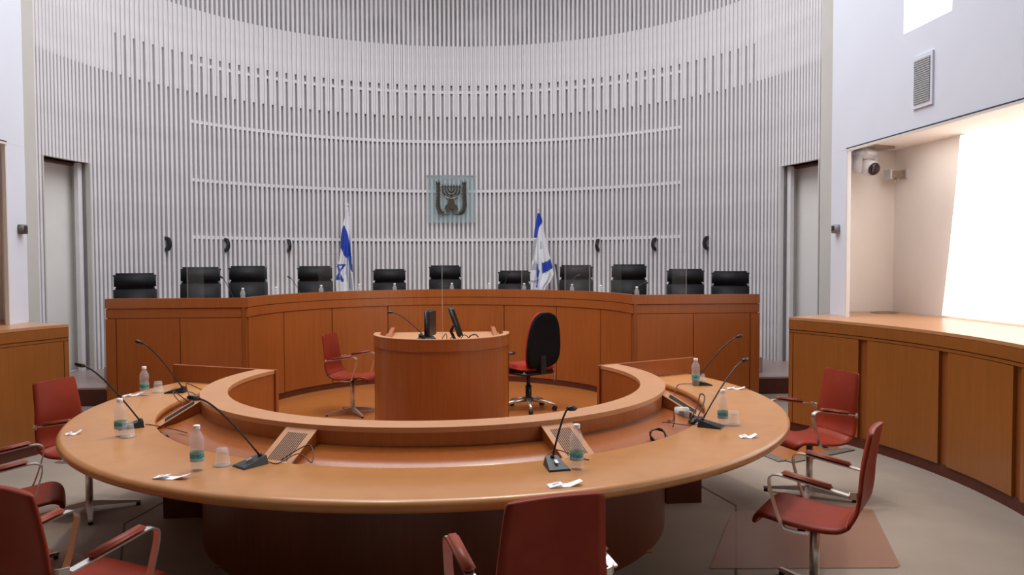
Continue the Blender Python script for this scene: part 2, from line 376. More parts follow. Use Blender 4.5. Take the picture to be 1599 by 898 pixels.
# ================================================================== SIDE COUNTERS
CC = (0, 5.3); CR = 3.78
def counter(sx, label):
    t = thing('side_counter', label, 'counter', (sx*3.9, 5.3, 0))
    flip = (lambda a: a) if sx == 1 else (lambda a: 180-a)
    def A(mb, r0, r1, z0, z1, a0, a1, n=24): return mb.arc(CC, r0, r1, z0, z1, flip(a0), flip(a1), n)
    pts = [ang(CC, CR, -52+i*80.8/40)[:2] for i in range(41)] + [(3.95, 7.47), (4.15, 7.77), (4.745, 7.77), (4.745, 2.4)]
    pts = [(sx*x, y) for x, y in pts]
    MB().prism(pts, 1.075, 1.10).build('counter_top', 'wood_edge', t, world=True)
    A(MB(), CR, CR+.03, .985, 1.072, -52, 28.8, 40).build('fascia', 'wood_side', t, world=True)
    A(MB(), CR+.005, CR+.03, .955, .978, -52, 28.8, 40).build('frieze', 'wood_side', t, world=True)
    A(MB(), CR+.03, CR+.06, .09, 1.075, -52, 28.8, 40).build('backing_board', 'wood_batten', t, world=True)
    A(MB(), CR+.02, CR+.05, .0, .09, -52, 28.8, 40).build('plinth', 'plinth', t, world=True)
    bs = [28.8, 16.3, 2.9, -9.6, -22.2, -34.8, -47.4]
    for a, b in zip(bs[:-1], bs[1:]):
        mb = A(MB(), CR+.004, CR+.03, .09, .95, a-.75, b+.75, 8); mb.build('panel', 'wood_side', t, world=True)
    A(MB(), CR+.004, CR+.03, .09, .95, 28.8, 28.15, 1).build('end_post', 'wood_side', t, world=True)
    mb = MB(); mb.prism([(sx*x, y) for x, y in ((3.315, 7.12), (3.33, 7.15), (3.95, 7.47), (3.97, 7.44))], 0, 1.075)
    mb.build('end_panel', 'wood_side', t, world=True)
    return t
cr = counter(1, 'curved wooden counter with bright top under the right wall opening')
cl = counter(-1, 'curved wooden counter end at the left edge of the room')
g_ = tag(MB().lathe([(.105, 0), (.135, 0), (.135, .006), (.105, .006), (.105, 0)], (4.52, 7.55, 1.1), 28).build('grommet_ring', 'bracket'), 'brown ring set flat into the far end of the right counter', 'ring')
g_.location = (0, 0, .0)

# ================================================================== JUDGES BENCH
BC = (0, 8.47); BR = 2.10; BT = 1.26; BX = 3.58
bench = thing('judges_bench', 'long wooden bench with curved panelled centre and straight wings', 'bench', (0, 9.0, 0))
def bb(mb, name, mat='wood'): return mb.build(name, mat, bench, world=True)
bb(MB().arc(BC, BR, BR+.05, 1.157, BT, 1.0, 179.0, 60), 'top_cap')
bb(MB().arc(BC, BR+.004, BR+.05, 1.052, 1.150, 1.2, 178.8, 60), 'frieze')
bb(MB().arc(BC, BR+.03, BR+.06, .08, 1.157, 0, 180, 60), 'backing_board', 'wood_batten')
bb(MB().arc(BC, BR+.02, BR+.05, 0, .08, 0, 180, 60), 'plinth', 'plinth')
pa = [0.6, 24.3, 45.6, 66.3, 90, 113.7, 134, 155, 179.4]
pa = [0.6, 24.4, 46.2, 67.6, 111.2, 133, 154.8, 179.4]
for a, b in zip(pa[:-1], pa[1:]):
    bb(MB().arc(BC, BR+.012, BR+.03, .08, 1.045, a+.2, b-.2, 12), 'panel')
for sx in (1, -1):
    x0, x1 = sx*(BR), sx*BX; xm = (x0+x1)/2; w = BX-BR
    bb(MB().box((xm, 8.47+.03, (1.157+BT)/2), (w, .06, BT-1.157)), 'top_cap')
    bb(MB().box((xm, 8.475+.03, 1.101), (w-.004, .05, .098)), 'frieze')
    bb(MB().box((xm, 8.52, .62), (w-.01, .02, 1.07)), 'backing_board', 'wood_batten')
    bb(MB().box((xm, 8.515, .04), (w-.03, .03, .08)), 'plinth', 'plinth')
    for a, b in ((BR+.02, 2.812), (2.820, BX-.108)):
        bb(MB().box((sx*(a+b)/2, 8.495, .5625), (b-a, .03, .965)), 'panel')
    bb(MB().box((sx*(BX-.05), 8.49, .5625), (.10, .036, .965)), 'end_post')
    bb(MB().box((sx*(BX-.02), 8.90, .575), (.04, .74, 1.15)), 'end_panel')
    bb(MB().box((sx*(2.83+.02), 8.92, 1.125), (1.42, .78, .03)), 'worktop', 'wood_edge')
bb(MB().arc(BC, BR+.05, BR+.62, 1.11, 1.14, 21.5, 158.5, 60), 'worktop', 'wood_edge')
# clear screens standing on the bench
def screen(a=None, x=None, lab=''):
    me_l, me_h = .55, .60
    t = thing('clear_screen', lab, 'screen', (0, 0, 0), 0, 'clear partitions on the bench')
    if a is not None:
        t.location = ang(BC, BR+.05+me_l/2, a, 1.14); t.rotation_euler = (0, 0, R(a))
    else:
        t.location = (x, 8.82, 1.14); t.rotation_euler = (0, 0, R(90))
    MB().box((0, 0, me_h/2+.001), (me_l, .005, me_h-.004)).build('pane', 'plexi', t)
    MB().box((-me_l/2-.003, 0, me_h/2), (.006, .008, me_h)).build('edge_strip', 'plexi_edge', t)
    MB().box((0, 0, me_h+.004), (me_l, .008, .006)).build('edge_strip', 'plexi_edge', t)
screen(a=147, lab='clear screen in front of the third judge chair from the left')
screen(a=129, lab='clear screen before the chair left of the left flag')
screen(a=61, lab='clear screen just left of the right flag')
screen(a=43, lab='clear screen before the first chair right of the right flag')
screen(a=31.5, lab='clear screen before the second chair right of the right flag')
screen(x=-2.75, lab='clear screen between the two leftmost judge chairs')
screen(x=2.75, lab='clear screen between the two rightmost judge chairs')

# ================================================================== PODIUM
PC = (0, 6.90)
pod = thing('clerk_podium', 'half-round wooden clerk podium in the middle of the ring', 'podium', (0, 7.0, 0))
def pp(mb, name, mat='wood'): return mb.build(name, mat, pod, world=True)
mb = MB().arc(PC, .552, .602, .905, 1.0, 180, 360, 40); pp(mb, 'rim')
mb = MB().arc(PC, .550, .604, 1.0, 1.006, 180, 360, 40); mb.box((.577, 6.95, 1.003), (.054, .12, .006)); mb.box((-.577, 6.95, 1.003), (.054, .12, .006)); pp(mb, 'rim_edge', 'wood_edge')
for k in range(4): pp(MB().arc(PC, .562, .592, .04, .900, 180+k*45+.03, 225+k*45-.03, 12), 'panel')
pp(MB().arc(PC, .56, .575, 0, .05, 180, 360, 30), 'plinth', 'plinth')
for sx in (1, -1):
    pp(MB().box((sx*.577, 6.95, .5), (.045, .12, 1.0)), 'side_post')
    pp(MB().box((sx*.555, 7.45, .47), (.03, .9, .88)), 'side_panel')
    mb = MB(); mb.add([(sx*x, y, z) for x in (.50, .54) for y, z in ((7.05, .90), (8.12, .90), (8.12, .955), (8.0, .955))],
                      [(0, 1, 2, 3), (7, 6, 5, 4), (0, 4, 5, 1), (1, 5, 6, 2), (2, 6, 7, 3), (3, 7, 4, 0)])
    pp(mb, 'side_lip', 'wood')
pts = [ang(PC, .548, 180+i*180/24)[:2] for i in range(25)] + [(.53, 8.13), (-.53, 8.13)]
pp(MB().prism(pts, .872, .900), 'desktop', 'wood_edge')

# ================================================================== RING TABLE
TC = (0, 5.09); a0, a1 = -205, 25
tbl = thing('ring_table', 'large ring-shaped wooden table with raised inner ledge', 'table', (0, 5.09, 0))
def tt(mb, name, mat='wood'): return mb.build(name, mat, tbl, world=True)
prof = [(1.71, .70), (1.71, .74)]
for k in range(9):
    th = R(80-k*20)
    prof.append((2.165+.027*cos(th), .7135+.027*sin(th)))
prof = [(1.71, .695), (1.71, .738), (1.714, .74)] + [(2.160+.030*cos(R(90-k*18)), .7125+.0275*sin(R(90-k*18))) for k in range(11)]
tt(MB().profile_arc(TC, prof, a0, a1, 140), 'tabletop', 'wood_top_lit')
tt(MB().arc(TC, 1.315, 1.47, .840, .865, a0, a1, 110), 'ledge', 'wood_edge')
tt(MB().arc(TC, 1.44, 1.468, .70, .840, a0, a1, 110), 'ledge_fascia')
tt(MB().arc(TC, 1.44, 1.468, 0, .700, a0, a1, 110), 'outer_drum', 'wood_shaded')
tt(MB().arc(TC, 1.32, 1.345, 0, .840, a0, a1, 110), 'inner_drum')
tt(MB().profile_arc(TC, [(1.469, .775), (1.60, .725), (1.735, .690), (1.735, .670), (1.469, .74)], a0, a1, 110), 'cable_shelf', 'wood')
for a, s_ in ((25, 1), (155, -1)):
    mb = MB().box((0, 0, 0), (.95, .028, .43)).rot(R(a)); c = ang(TC, 1.78, a + s_*.5, .65)
    mb.v = [tuple(Vector(v)+Vector(c)) for v in mb.v]; tt(mb, 'end_panel')
for sx in (1, -1): tt(MB().box((sx*1.65, 5.13, .35), (.24, .16, .70)), 'support_box', 'plinth')
def wedge(a, socket=False):
    w = .085
    def prismq(q, y0, y1):
        n = len(q); m = MB(); m.add([(x, y0, z) for x, z in q] + [(x, y1, z) for x, z in q], [tuple(range(n)), tuple(range(2*n-1, n-1, -1))] + [(i, (i+1) % n, n+(i+1) % n, n+i) for i in range(n)]); return m
    o = tt(prismq([(1.469, .838), (1.705, .700), (1.665, .640), (1.469, .745)], -w, w).rot(R(a), (TC[0], TC[1], 0)), 'console_box', 'wood')
    prismq([(1.469, .843), (1.712, .701), (1.710, .697), (1.469, .838)], -w-.004, w+.004).rot(R(a), (TC[0], TC[1], 0)).build('console_lid', 'wood_edge', o)
    for k in range(11):
        y = -w*.62 + k*w*1.24/10
        m = prismq([(1.50, .8262), (1.66, .7327), (1.66, .7322), (1.50, .8252)], y-.0026, y+.0026)
        m.rot(R(a), (TC[0], TC[1], 0)).build('grille_slot', 'dark', o)
    return o
wedge(-116); wedge(-66)
wedge(-162); wr = wedge(-21)

# ================================================================== TABLE MICROPHONES
def mic_mesh(name, loc, aim, head, label, group='gooseneck microphones on the ring table', cat='microphone', size=1.0, cable=None):
    t = thing(name, label, cat, loc, 0, group)
    l = Vector(loc); h = Vector(head) - l
    d = Vector((h.x, h.y, 0))
    if aim is not None: d = Vector((cos(R(aim)), sin(R(aim)), 0))
    d.normalize(); rz = math.atan2(d.y, d.x)
    mb = MB(); s = size     # sloping base: low lip toward the speaker, high at the neck
    bv = [(-.045, -.038, 0), (.085, -.050, 0), (.085, .050, 0), (-.045, .038, 0), (-.040, -.028, .040), (.080, -.046, .008), (.080, .046, .008), (-.040, .028, .040)]
    mb.add([(x*s, y*s, z*s) for x, y, z in bv], [(0, 3, 2, 1), (4, 5, 6, 7), (0, 1, 5, 4), (1, 2, 6, 5), (2, 3, 7, 6), (3, 0, 4, 7)])
    mb.rot(rz).build('base', 'greypl', t)
    if size > .9:
        bt = MB(); bt.box((.03, 0, .030), (.03, .014, .004), ry=R(14)); bt.rot(rz).build('button', 'steel', t)
    n0 = Vector((-.025*s, 0, .034*s)); n0.rotate(Matrix.Rotation(rz, 3, 'Z'))
    pts = []
    hv = h
    c1 = n0 + (hv-n0)*.45 + Vector((0, 0, .045*s)); c2 = n0 + (hv-n0)*.82 + Vector((0, 0, .045*s))
    for i in range(15):
        u = i/14; pts.append(n0*(1-u)**3 + c1*3*u*(1-u)**2 + c2*3*u*u*(1-u) + hv*u**3)
    MB().tube(pts, .0045*max(s, .9), 8).build('gooseneck', 'blackpl', t)
    e = pts[-1]; dd = (pts[-1]-pts[-2]).normalized()
    MB().tube([e-dd*.01, e+dd*.006, e+dd*.03, e+dd*.042], [.007, .0125, .0125, .006], 12).build('mic_head', 'blackpl', t)
    MB().lathe([(.0, .0), (.011, 0), (.009, .016), (0, .018)], n0 + Vector((0, 0, -.004)), 12).build('collar', 'blackpl', t)
    if cable:
        cv = [Vector(p)-l for p in cable]; MB().tube(smooth_path(cv, 8), .0028, 6).build('cable', 'plinth', t)
    return t
def smooth_path(p, k=6):
    p = [Vector(q) for q in p]; out = []
    for i in range(len(p)-1):
        a, b, c, d = p[max(i-1, 0)], p[i], p[i+1], p[min(i+2, len(p)-1)]
        for j in range(k):
            t = j/k; out.append(.5*((2*b)+(-a+c)*t+(2*a-5*b+4*c-d)*t*t+(-a+3*b-3*c+d)*t**3))
    return out + [p[-1]]
def pr(r, a, z=.743): return ang(TC, r, a, z)
MICS = [((-1.815, 5.50, .74), 180, (-2.02, 5.40, 1.10), 'gooseneck microphone at the left back of the ring table, nearest the bench',
         [(-1.77, 5.5, .75), pr(1.74, 168), pr(1.66, 172, .74), pr(1.62, 178, .735), pr(1.60, 182, .74)]),
        ((-1.66, 4.36, .74), 205, (-1.89, 4.28, 1.095), 'gooseneck microphone left of centre, beside an upturned cup and bottle',
         [(-1.61, 4.38, .75), pr(1.74, -157), pr(1.68, -154, .74), pr(1.62, -150, .735), pr(1.60, -146, .738)]),
        ((-.80, 3.50, .74), 225, (-1.005, 3.37, 1.065), 'large near gooseneck microphone leaning left at the front left of the table',
         [(-.76, 3.53, .75), (-.70, 3.50, .743), (-.62, 3.56, .77), (-.55, 3.50, .743), (-.58, 3.60, .80), (-.70, 3.55, .743)]),
        ((.53, 3.34, .74), -80, (.605, 3.40, .985), 'near gooseneck microphone bent upright beside the front right bottle',
         [(.53, 3.38, .75), (.50, 3.44, .745), (.56, 3.52, .77), (.66, 3.47, .745), (.70, 3.42, .745)]),
        ((1.47, 4.07, .74), -30, (1.755, 4.28, 1.07), 'gooseneck microphone leaning right next to the right bottle and its cup',
         [(1.43, 4.09, .75), (1.36, 4.10, .745), (1.28, 4.22, .74), pr(1.57, -33, .745)]),
        ((1.88, 5.44, .74), 0, (2.17, 5.46, 1.085), 'gooseneck microphone at the right back of the ring table, nearest the bench',
         [(1.84, 5.44, .75), (1.74, 5.46, .745), pr(1.69, 8, .74), pr(1.62, 3, .735), pr(1.58, -2, .74)])]
for l, aim, h, lab, cab in MICS: mic_mesh('table_microphone', l, aim, h, lab, cable=cab)

# cables and adapters in the trough
def cable(name, pts, r, lab, mat='plinth', cat='cable'): return tag(MB().tube(smooth_path(pts), r, 6).build(name, mat), lab, cat)
def coil(c, rr, n, tilt, name, lab, r=.004, mat='blackpl'):
    p = []
    for i in range(n*14+1):
        a = 2*pi*i/14; k = 1+.10*sin(i*1.7)
        v = Vector((rr*k*cos(a), rr*k*.9*sin(a), .004*i/14)); v.rotate(Matrix.Rotation(tilt, 3, 'X')); p.append(v+Vector(c))
    return tag(MB().tube(p, r, 6).build(name, mat), lab, 'cable')
coil(pr(1.655, -46, .735), .042, 3, R(50), 'cable_coil', 'black coiled cable in the trough right of the front right bottle')
cable('loose_cable', [pr(1.62, -37, .73), pr(1.62, -36, .78), pr(1.60, -34.5, .80), pr(1.60, -35, .755), pr(1.56, -37, .75)], .003, 'thin looped cable beside the coiled one in the right trough')
cable('loose_cable', [pr(1.58, 170, .745), pr(1.69, 173, .83), pr(1.68, 175, .82), pr(1.60, 180, .74), pr(1.69, 181, .82), pr(1.66, 184, .80), pr(1.56, 190, .755)], .0035, 'looped brown cable rising beside the left console box')
ad = thing('power_adapter', 'black power adapter bundle beside the right console box', 'adapter', pr(1.685, -28, .695))
MB().pad((0, 0, .02), (.10, .06, .05), .012, rz=.6).build('adapter_body', 'blackpl', ad); MB().pad((.03, .06, .02), (.07, .05, .04), .012, rz=.2).build('adapter_body', 'greypl', ad)
MB().tube(smooth_path([(0, 0, .04), (.05, .05, .10), (.08, .10, .15), (.06, .12, .16), (.03, .08, .10), (-.03, .02, .04)]), .004, 6).build('cord', 'blackpl', ad)
ad2 = thing('power_adapter', 'small black plug behind the front left bottle in the trough', 'adapter', pr(1.69, -150, .688))
ad2.scale = (.75, .75, .75)
MB().pad((0, 0, .02), (.07, .05, .04), .012, rz=.5).build('adapter_body', 'blackpl', ad2)
MB().tube(smooth_path([(0, 0, .03), (-.04, .03, .06), (-.08, .02, .02)]), .004, 6).build('cord', 'blackpl', ad2)
# white socket box on the right console box
c = ang(TC, 1.585, -24.9, .745)
sk = thing('socket_box', 'white square socket box fixed on the right console box side', 'socket', c, R(-21))
MB().pad((0, 0, 0), (.085, .035, .07), .006).build('housing', 'trimwhite', sk)
MB().box((0, -.019, 0), (.03, .004, .03)).build('socket_face', 'grille', sk)

# ================================================================== BOTTLES, CUPS, CARDS
def bottle(loc, label, group, detail=True):
    t = thing('water_bottle', label, 'bottle', loc, 0, group)
    p = [(0, 0), (.024, 0), (.028, .006), (.029, .02), (.0275, .03), (.029, .04), (.029, .095), (.0265, .102), (.029, .112), (.031, .130), (.027, .150), (.016, .170), (.0125, .176), (.0125, .184), (0, .184)]
    MB().lathe(p, n=20).build('bottle_body', 'pet', t)
    MB().lathe([(0, .180), (.0145, .180), (.0150, .183), (.0150, .196), (.0135, .198), (0, .198)], n=18).build('cap', 'cap', t)
    lb = MB().lathe([(.0295, .042), (.0297, .042), (.0297, .056)], n=20, mi=0); lb.lathe([(.0297, .056), (.0297, .074)], n=20, mi=1)
    lb.lathe([(.0297, .074), (.0297, .082)], n=20, mi=2); lb.build('label', ['lblue', 'teal', 'green'], t)
    return t
BG = 'water bottles on the ring table'
b0_ = bottle((-2.007, 5.40, .74), 'water bottle at the left back of the ring table by a folded card', BG)
for l, lab in (((-1.646, 4.14, .74), 'water bottle by the upturned cup on the left of the ring table'),
               ((-1.03, 3.43, .74), 'nearest left water bottle, in front of the leaning microphone and cup'),
               ((.622, 3.29, .74), 'nearest right water bottle, directly right of a microphone'),
               ((1.566, 4.09, .74), 'water bottle on the right of the table beside an upturned cup'),
               ((1.846, 5.42, .74), 'water bottle behind the microphone at the right back of the table')):
    dup(b0_, l, random.random()*6, lab)
def cup(loc, label, tall=.078):
    t = thing('plastic_cup', label, 'cup', loc, 0, 'upturned cups on the ring table')
    MB().lathe([(.034, 0), (.036, .004), (.034, .004), (.026, tall-.004), (.024, tall), (0, tall)], n=20).build('cup_body', 'cup', t)
    MB().lathe([(.024, tall-.018), (.0255, tall-.02), (.0245, tall-.012), (0, tall-.016)], n=20).build('inner_cup', 'cup', t)
    MB().lathe([(0, 0), (.042, 0), (.042, .003), (0, .003)], n=20).build('coaster', 'cup', t)
    return t
cu = cup((-1.60, 4.12, .74), 'upturned plastic cup touching the left bottle')
for l, lab in (((-.943, 3.50, .74), 'upturned plastic cup between the near left bottle and the microphone'),
               ((1.63, 4.10, .74), 'upturned plastic cup right of the right bottle'),
               ((1.90, 5.46, .74), 'upturned plastic cup behind the right back microphone'),
               ((-1.96, 5.52, .74), 'upturned plastic cup behind the left back bottle')): dup(cu, l, 0, lab)
def card(loc, rz, label, w=.12, d=.05):
    t = thing('folded_card', label, 'card', loc, rz, 'folded paper cards on the ring table')
    mb = MB(); mb.add([(-w/2, -d/2, .001), (w*.12, -d/2, .001), (w*.12, d/2, .001), (-w/2, d/2, .001)], [(0, 1, 2, 3)])
    mb.add([(w*.12, -d/2, .001), (w/2, -d*.35, .018), (w/2, d*.35, .018), (w*.12, d/2, .001)], [(0, 1, 2, 3)])
    mb.add([(-w/2, -d/2, .002), (-w*.1, -d*.55, .014), (-w*.1, d*.4, .012), (-w/2, d/2, .003)], [(0, 1, 2, 3)])
    o = mb.build('sheet', 'paper', t)
    sm = o.modifiers.new('thickness', 'SOLIDIFY'); sm.thickness = .0012
    MB().box((-w*.28, 0, .0115), (w*.2, d*.08, .001), ry=R(-14)).build('printed_line', 'ink', t)
    return t
for l, rz, lab, w in (((-1.916, 4.215, .74), .5, 'small folded card at the far left rim of the table', .075),
                  ((-1.095, 3.31, .74), -.2, 'folded white card in front of the near left bottle', .15),
                  ((-2.08, 5.40, .74), .6, 'white card beside the left back bottle', .13),
                  ((.535, 3.05, .74), .15, 'folded white card at the front rim above the near red chair', .14),
                  ((1.594, 3.80, .74), -.1, 'small folded card in front of the right bottle and cup', .085),
                  ((2.08, 5.24, .74), -.3, 'white card on the right back of the table', .12)): card(l, rz, lab, w)

# ================================================================== RED CHAIRS
def shell(stations, nx=10, th=.022):
    # stations: (y, z, half width, concavity) -> closed rounded sheet
    n = len(stations); top = []; bot = []
    for i, (y, z, hw, cv) in enumerate(stations):
        y0, z0 = stations[max(i-1, 0)][:2]; y1, z1 = stations[min(i+1, n-1)][:2]
        d = Vector((0, y1-y0, z1-z0)).normalized(); nn = Vector((0, -d.z, d.y))
        if nn.z < 0 and abs(d.z) < .5: nn = -nn
        nn = Vector((0, -d.z, d.y))
        for k in range(nx+1):
            u = -1+2*k/nx; e = (1-abs(u)**5)*.5+.5
            p = Vector((hw*u, y, z)) + nn*(-cv*(u*u))
            top.append(p - nn*th*.5*e); bot.append(p + nn*th*.5*e)
    return top, bot, n, nx
def add_shell(mb, st, nx=10, th=.022):
    top, bot, n, nx = shell(st, nx, th); w = nx+1; N = n*w; vs = top+bot; fs = []
    for i in range(n-1):
        for k in range(nx):
            a = i*w+k; fs.append((a, a+1, a+w+1, a+w)); fs.append((N+a, N+a+w, N+a+w+1, N+a+1))
    for i in range(n-1):
        for k in (0, nx): a = i*w+k; fs.append((a, a+w, N+a+w, N+a))
    for k in range(nx):
        for i in (0, n-1): a = i*w+k; fs.append((a, a+1, N+a+1, N+a))
    mb.add(vs, fs, True); return mb
def interp(keys, m):
    out = []
    for i in range(m+1):
        t = i/m*(len(keys)-1); j = min(int(t), len(keys)-2); f = t-j
        a, b, c, d = keys[max(j-1, 0)], keys[j], keys[j+1], keys[min(j+2, len(keys)-1)]
        out.append(tuple(.5*((2*q)+(-p+r)*f+(2*p-5*q+4*r-s)*f*f+(-p+3*q-3*r+s)*f**3) for p, q, r, s in zip(a, b, c, d)))
    return out
RG = 'red leather chairs around the ring table'
def red_chair(loc, rz, label):
    t = thing('red_armchair', label, 'chair', loc, rz, RG)
    seat = [(.252, .395, .185, .0), (.243, .425, .205, 0), (.20, .445, .215, .0), (.10, .437, .218, -.006), (-.04, .428, .216, -.010), (-.14, .435, .214, -.010), (-.185, .462, .214, -.010)]
    back = [(-.185, .462, .214, -.010), (-.212, .52, .205, -.012), (-.222, .60, .196, -.016), (-.228, .70, .186, -.018), (-.243, .80, .178, -.018), (-.262, .885, .170, -.014), (-.266, .903, .160, -.012)]
    add_shell(MB(), interp(seat, 18), 12, .032).build('seat', 'leather', t)
    add_shell(MB(), interp(back, 20), 12, .026).build('backrest', 'leather', t)
    for s in (-1, 1):
        x = s*.240
        path = smooth_path([(x, -.02, .405), (x, .06, .405), (x, .105, .43), (x, .150, .56), (x, .165, .635), (x, .150, .662), (x, .11, .668), (x, 0, .650), (x, -.14, .628), (x, -.20, .618)], 5)
        a = MB().ribbon(path, .034, .007)
        a.ribbon([(x*1.0, -.20, .618), (s*.220, -.225, .615), (s*.196, -.228, .61)], .034, .006, (0, 0, 1))
        a.ribbon([(x, .02, .402), (s*.20, .02, .400), (s*.10, .02, .400)], .04, .006, (0, 1, 0))
        a.build('arm_frame', 'chrome', t)
        MB().pad((x, -.012, .664), (.046, .235, .022), .009, rx=R(9.5), n=3).build('arm_pad', 'leather_edge', t)
    MB().cyl((0, .0, .06), (0, .0, .40), .024, n=20).build('post', 'chrome', t)
    MB().box((0, 0, .405), (.24, .16, .012)).build('seat_plate', 'blackpl', t)
    for k in range(4):
        a = R(45+90*k); d = Vector((cos(a), sin(a), 0))
        b = MB(); w = Vector((-d.y, d.x, 0))
        vs = []
        for r, hw, z0, z1 in ((.0, .026, .045, .085), (.15, .020, .035, .062), (.315, .014, .022, .036)):
            c_ = d*r; vs += [c_-w*hw+Vector((0, 0, z0)), c_+w*hw+Vector((0, 0, z0)), c_+w*hw*.7+Vector((0, 0, z1)), c_-w*hw*.7+Vector((0, 0, z1))]
        fs = []
        for i in (0, 4):
            for q in range(4): fs.append((i+q, i+(q+1) % 4, i+4+(q+1) % 4, i+4+q))
        fs += [(3, 2, 1, 0), (8, 9, 10, 11)]
        b.add(vs, fs); o = b.build('foot', 'chrome', t)
        MB().cyl(d*.30, d*.30+Vector((0, 0, .024)), .016, .012).build('glide', 'blackpl', o)
    return t
def face(x, y, tx=0, ty=5.09): return math.atan2(ty-y, tx-x) - pi/2
rc = red_chair((.335, 2.65, 0), R(15), 'red leather chair seen from behind at the front centre')
for (x, y, rz, lab) in ((-1.325, 2.98, R(-30), 'large near red chair, back to us, at the front left'),
                        (-2.215, 4.14, R(-64), 'red chair half cut off by the left edge of the photo'),
                        (-2.31, 5.24, R(-110), 'red chair by the left counter, second back from the camera'),
                        (1.835, 3.56, R(52), 'red chair seen side on at the right front, on a floor mat'),
                        (2.56, 5.12, R(103), 'red chair before the right counter panels'),
                        (-.98, 8.36, R(-108), 'red chair left of the clerk podium, inside the ring')):
    dup(rc, (x, y, 0), rz, lab, (.965, .965, .965))

# ================================================================== OFFICE CHAIR
oc = thing('office_chair', 'black office swivel chair with red seat right of the podium', 'chair', (.93, 8.40, .006), R(33))
st = [(-.205, .50, .15, 0), (-.225, .56, .205, -.02), (-.235, .68, .225, -.03), (-.245, .82, .215, -.03), (-.265, .96, .185, -.025), (-.285, 1.05, .13, -.015), (-.29, 1.085, .06, 0)]
add_shell(MB(), interp(st, 20), 12, .05).build('back_shell', 'blackfab', oc)
st2 = [(y+.045, z, w*.93, c_) for y, z, w, c_ in st]
add_shell(MB(), interp(st2, 20), 12, .045).build('back_cushion', 'redfab', oc)
MB().pad((0, .02, .475), (.47, .46, .075), .035).build('seat', 'redfab', oc)
MB().pad((0, .02, .428), (.45, .44, .05), .022).build('seat_pan', 'blackpl', oc)
MB().box((0, -.17, .46), (.07, .17, .05)).box((0, -.25, .52), (.07, .03, .2)).build('back_bracket', 'blackpl', oc)
MB().cyl((0, 0, .24), (0, 0, .41), .022).cyl((0, 0, .10), (0, 0, .27), .034).build('post', 'blackpl', oc)
MB().cyl((.20, -.1, .41), (.27, -.12, .40), .008).cyl((.27, -.12, .40), (.27, -.12, .30), .006).build('lever', 'steel', oc)
for s in (-1, 1):
    o = MB().ribbon([(s*.20, .02, .42), (s*.27, .02, .43), (s*.285, .02, .47), (s*.285, .02, .64)], .06, .02, (0, 1, 0)).build('arm_post', 'blackpl', oc)
    MB().pad((s*.285, .02, .655), (.075, .25, .03), .012).build('arm_pad', 'blackpl', oc)
for k in range(5):
    a = R(72*k+20); d = Vector((cos(a), sin(a), 0))
    o = MB().tube([d*.02+Vector((0, 0, .115)), d*.16+Vector((0, 0, .10)), d*.30+Vector((0, 0, .072))], [.026, .020, .014], 10).build('foot', 'chrome', oc)
    MB().cyl(d*.295+Vector((-d.y, d.x, 0))*.022+Vector((0, 0, .028)), d*.295-Vector((-d.y, d.x, 0))*.022+Vector((0, 0, .028)), .028, n=14).build('caster', 'blackpl', o)

# ================================================================== JUDGE CHAIRS
def judge_chair(loc, rz, label):
    t = thing('judge_chair', label, 'chair', loc, rz, 'black leather chairs behind the judges bench')
    MB().pad((0, .03, .47), (.50, .48, .10), .04).build('seat', 'black', t)
    MB().pad((0, -.235, .765), (.49, .075, .41), .020, rx=R(7), n=4).build('backrest', 'black', t)
    MB().pad((0, -.262, 1.062), (.475, .090, .200), .024, rx=R(5), n=4).build('headrest', 'black', t)
    MB().box((0, -.300, .86), (.42, .018, .54), rx=R(7)).build('back_plate', 'blackpl', t)
    for s in (-1, 1): MB().cyl((s*.246, -.30, 1.128), (s*.215, -.30, 1.134), .010).build('back_tip', 'blackpl', t)
    for s in (-1, 1):
        MB().ribbon([(s*.27, .14, .46), (s*.285, .14, .66), (s*.285, -.16, .66), (s*.27, -.20, .60)], .03, .012, (1, 0, 0)).build('arm_frame', 'steel', t)
        MB().pad((s*.285, -.01, .672), (.055, .29, .024), .01).build('arm_pad', 'black', t)
    MB().cyl((0, 0, .08), (0, 0, .43), .03).build('post', 'steel', t)
    for k in range(5):
        a = R(72*k); d = Vector((cos(a), sin(a), 0))
        MB().tube([d*.02+Vector((0, 0, .09)), d*.28+Vector((0, 0, .05))], [.024, .014], 8).cyl(d*.28, d*.28+Vector((0, 0, .05)), .022).build('foot', 'steel', t)
    return t
JC = [(-3.85, 9.95, 24, -.07, 'leftmost black judge chair, at the end of the bench'),
      (-3.13, 10.2, 10, .0, 'second black judge chair from the left'),
      (-2.60, 10.46, 20, .01, 'third black judge chair from the left, screen edge across it'),
      (-1.84, 11.12, 16, .0, 'black judge chair immediately left of the left flag'),
      (-.83, 11.62, 4, -.05, 'low black judge chair immediately right of the left flag'),
      (.0, 11.72, 0, .0, 'middle black judge chair under the wall emblem'),
      (1.04, 11.55, -3, -.08, 'low black judge chair immediately left of the right flag'),
      (1.91, 11.10, -16, .0, 'black judge chair immediately right of the right flag'),
      (2.55, 10.50, -18, .01, 'third black judge chair from the right, seen through a screen'),
      (3.20, 10.02, -20, -.05, 'second black judge chair from the right'),
      (3.80, 9.98, -22, -.08, 'rightmost black judge chair, near the bench end')]
JC = [(x+.27*sin(R(d)), y-.27*cos(R(d)), d, h, l) for x, y, d, h, l in JC]
j0 = None
for x, y, dz_, hz, lab in JC:
    rz = R(180+dz_)
    sc = 1+(hz+.02)/1.15
    if j0 is None: j0 = judge_chair((x, y, .40), rz, lab); j0.scale = (1, 1, sc)
    else: dup(j0, (x, y, .40), rz, lab, (1, 1, sc))

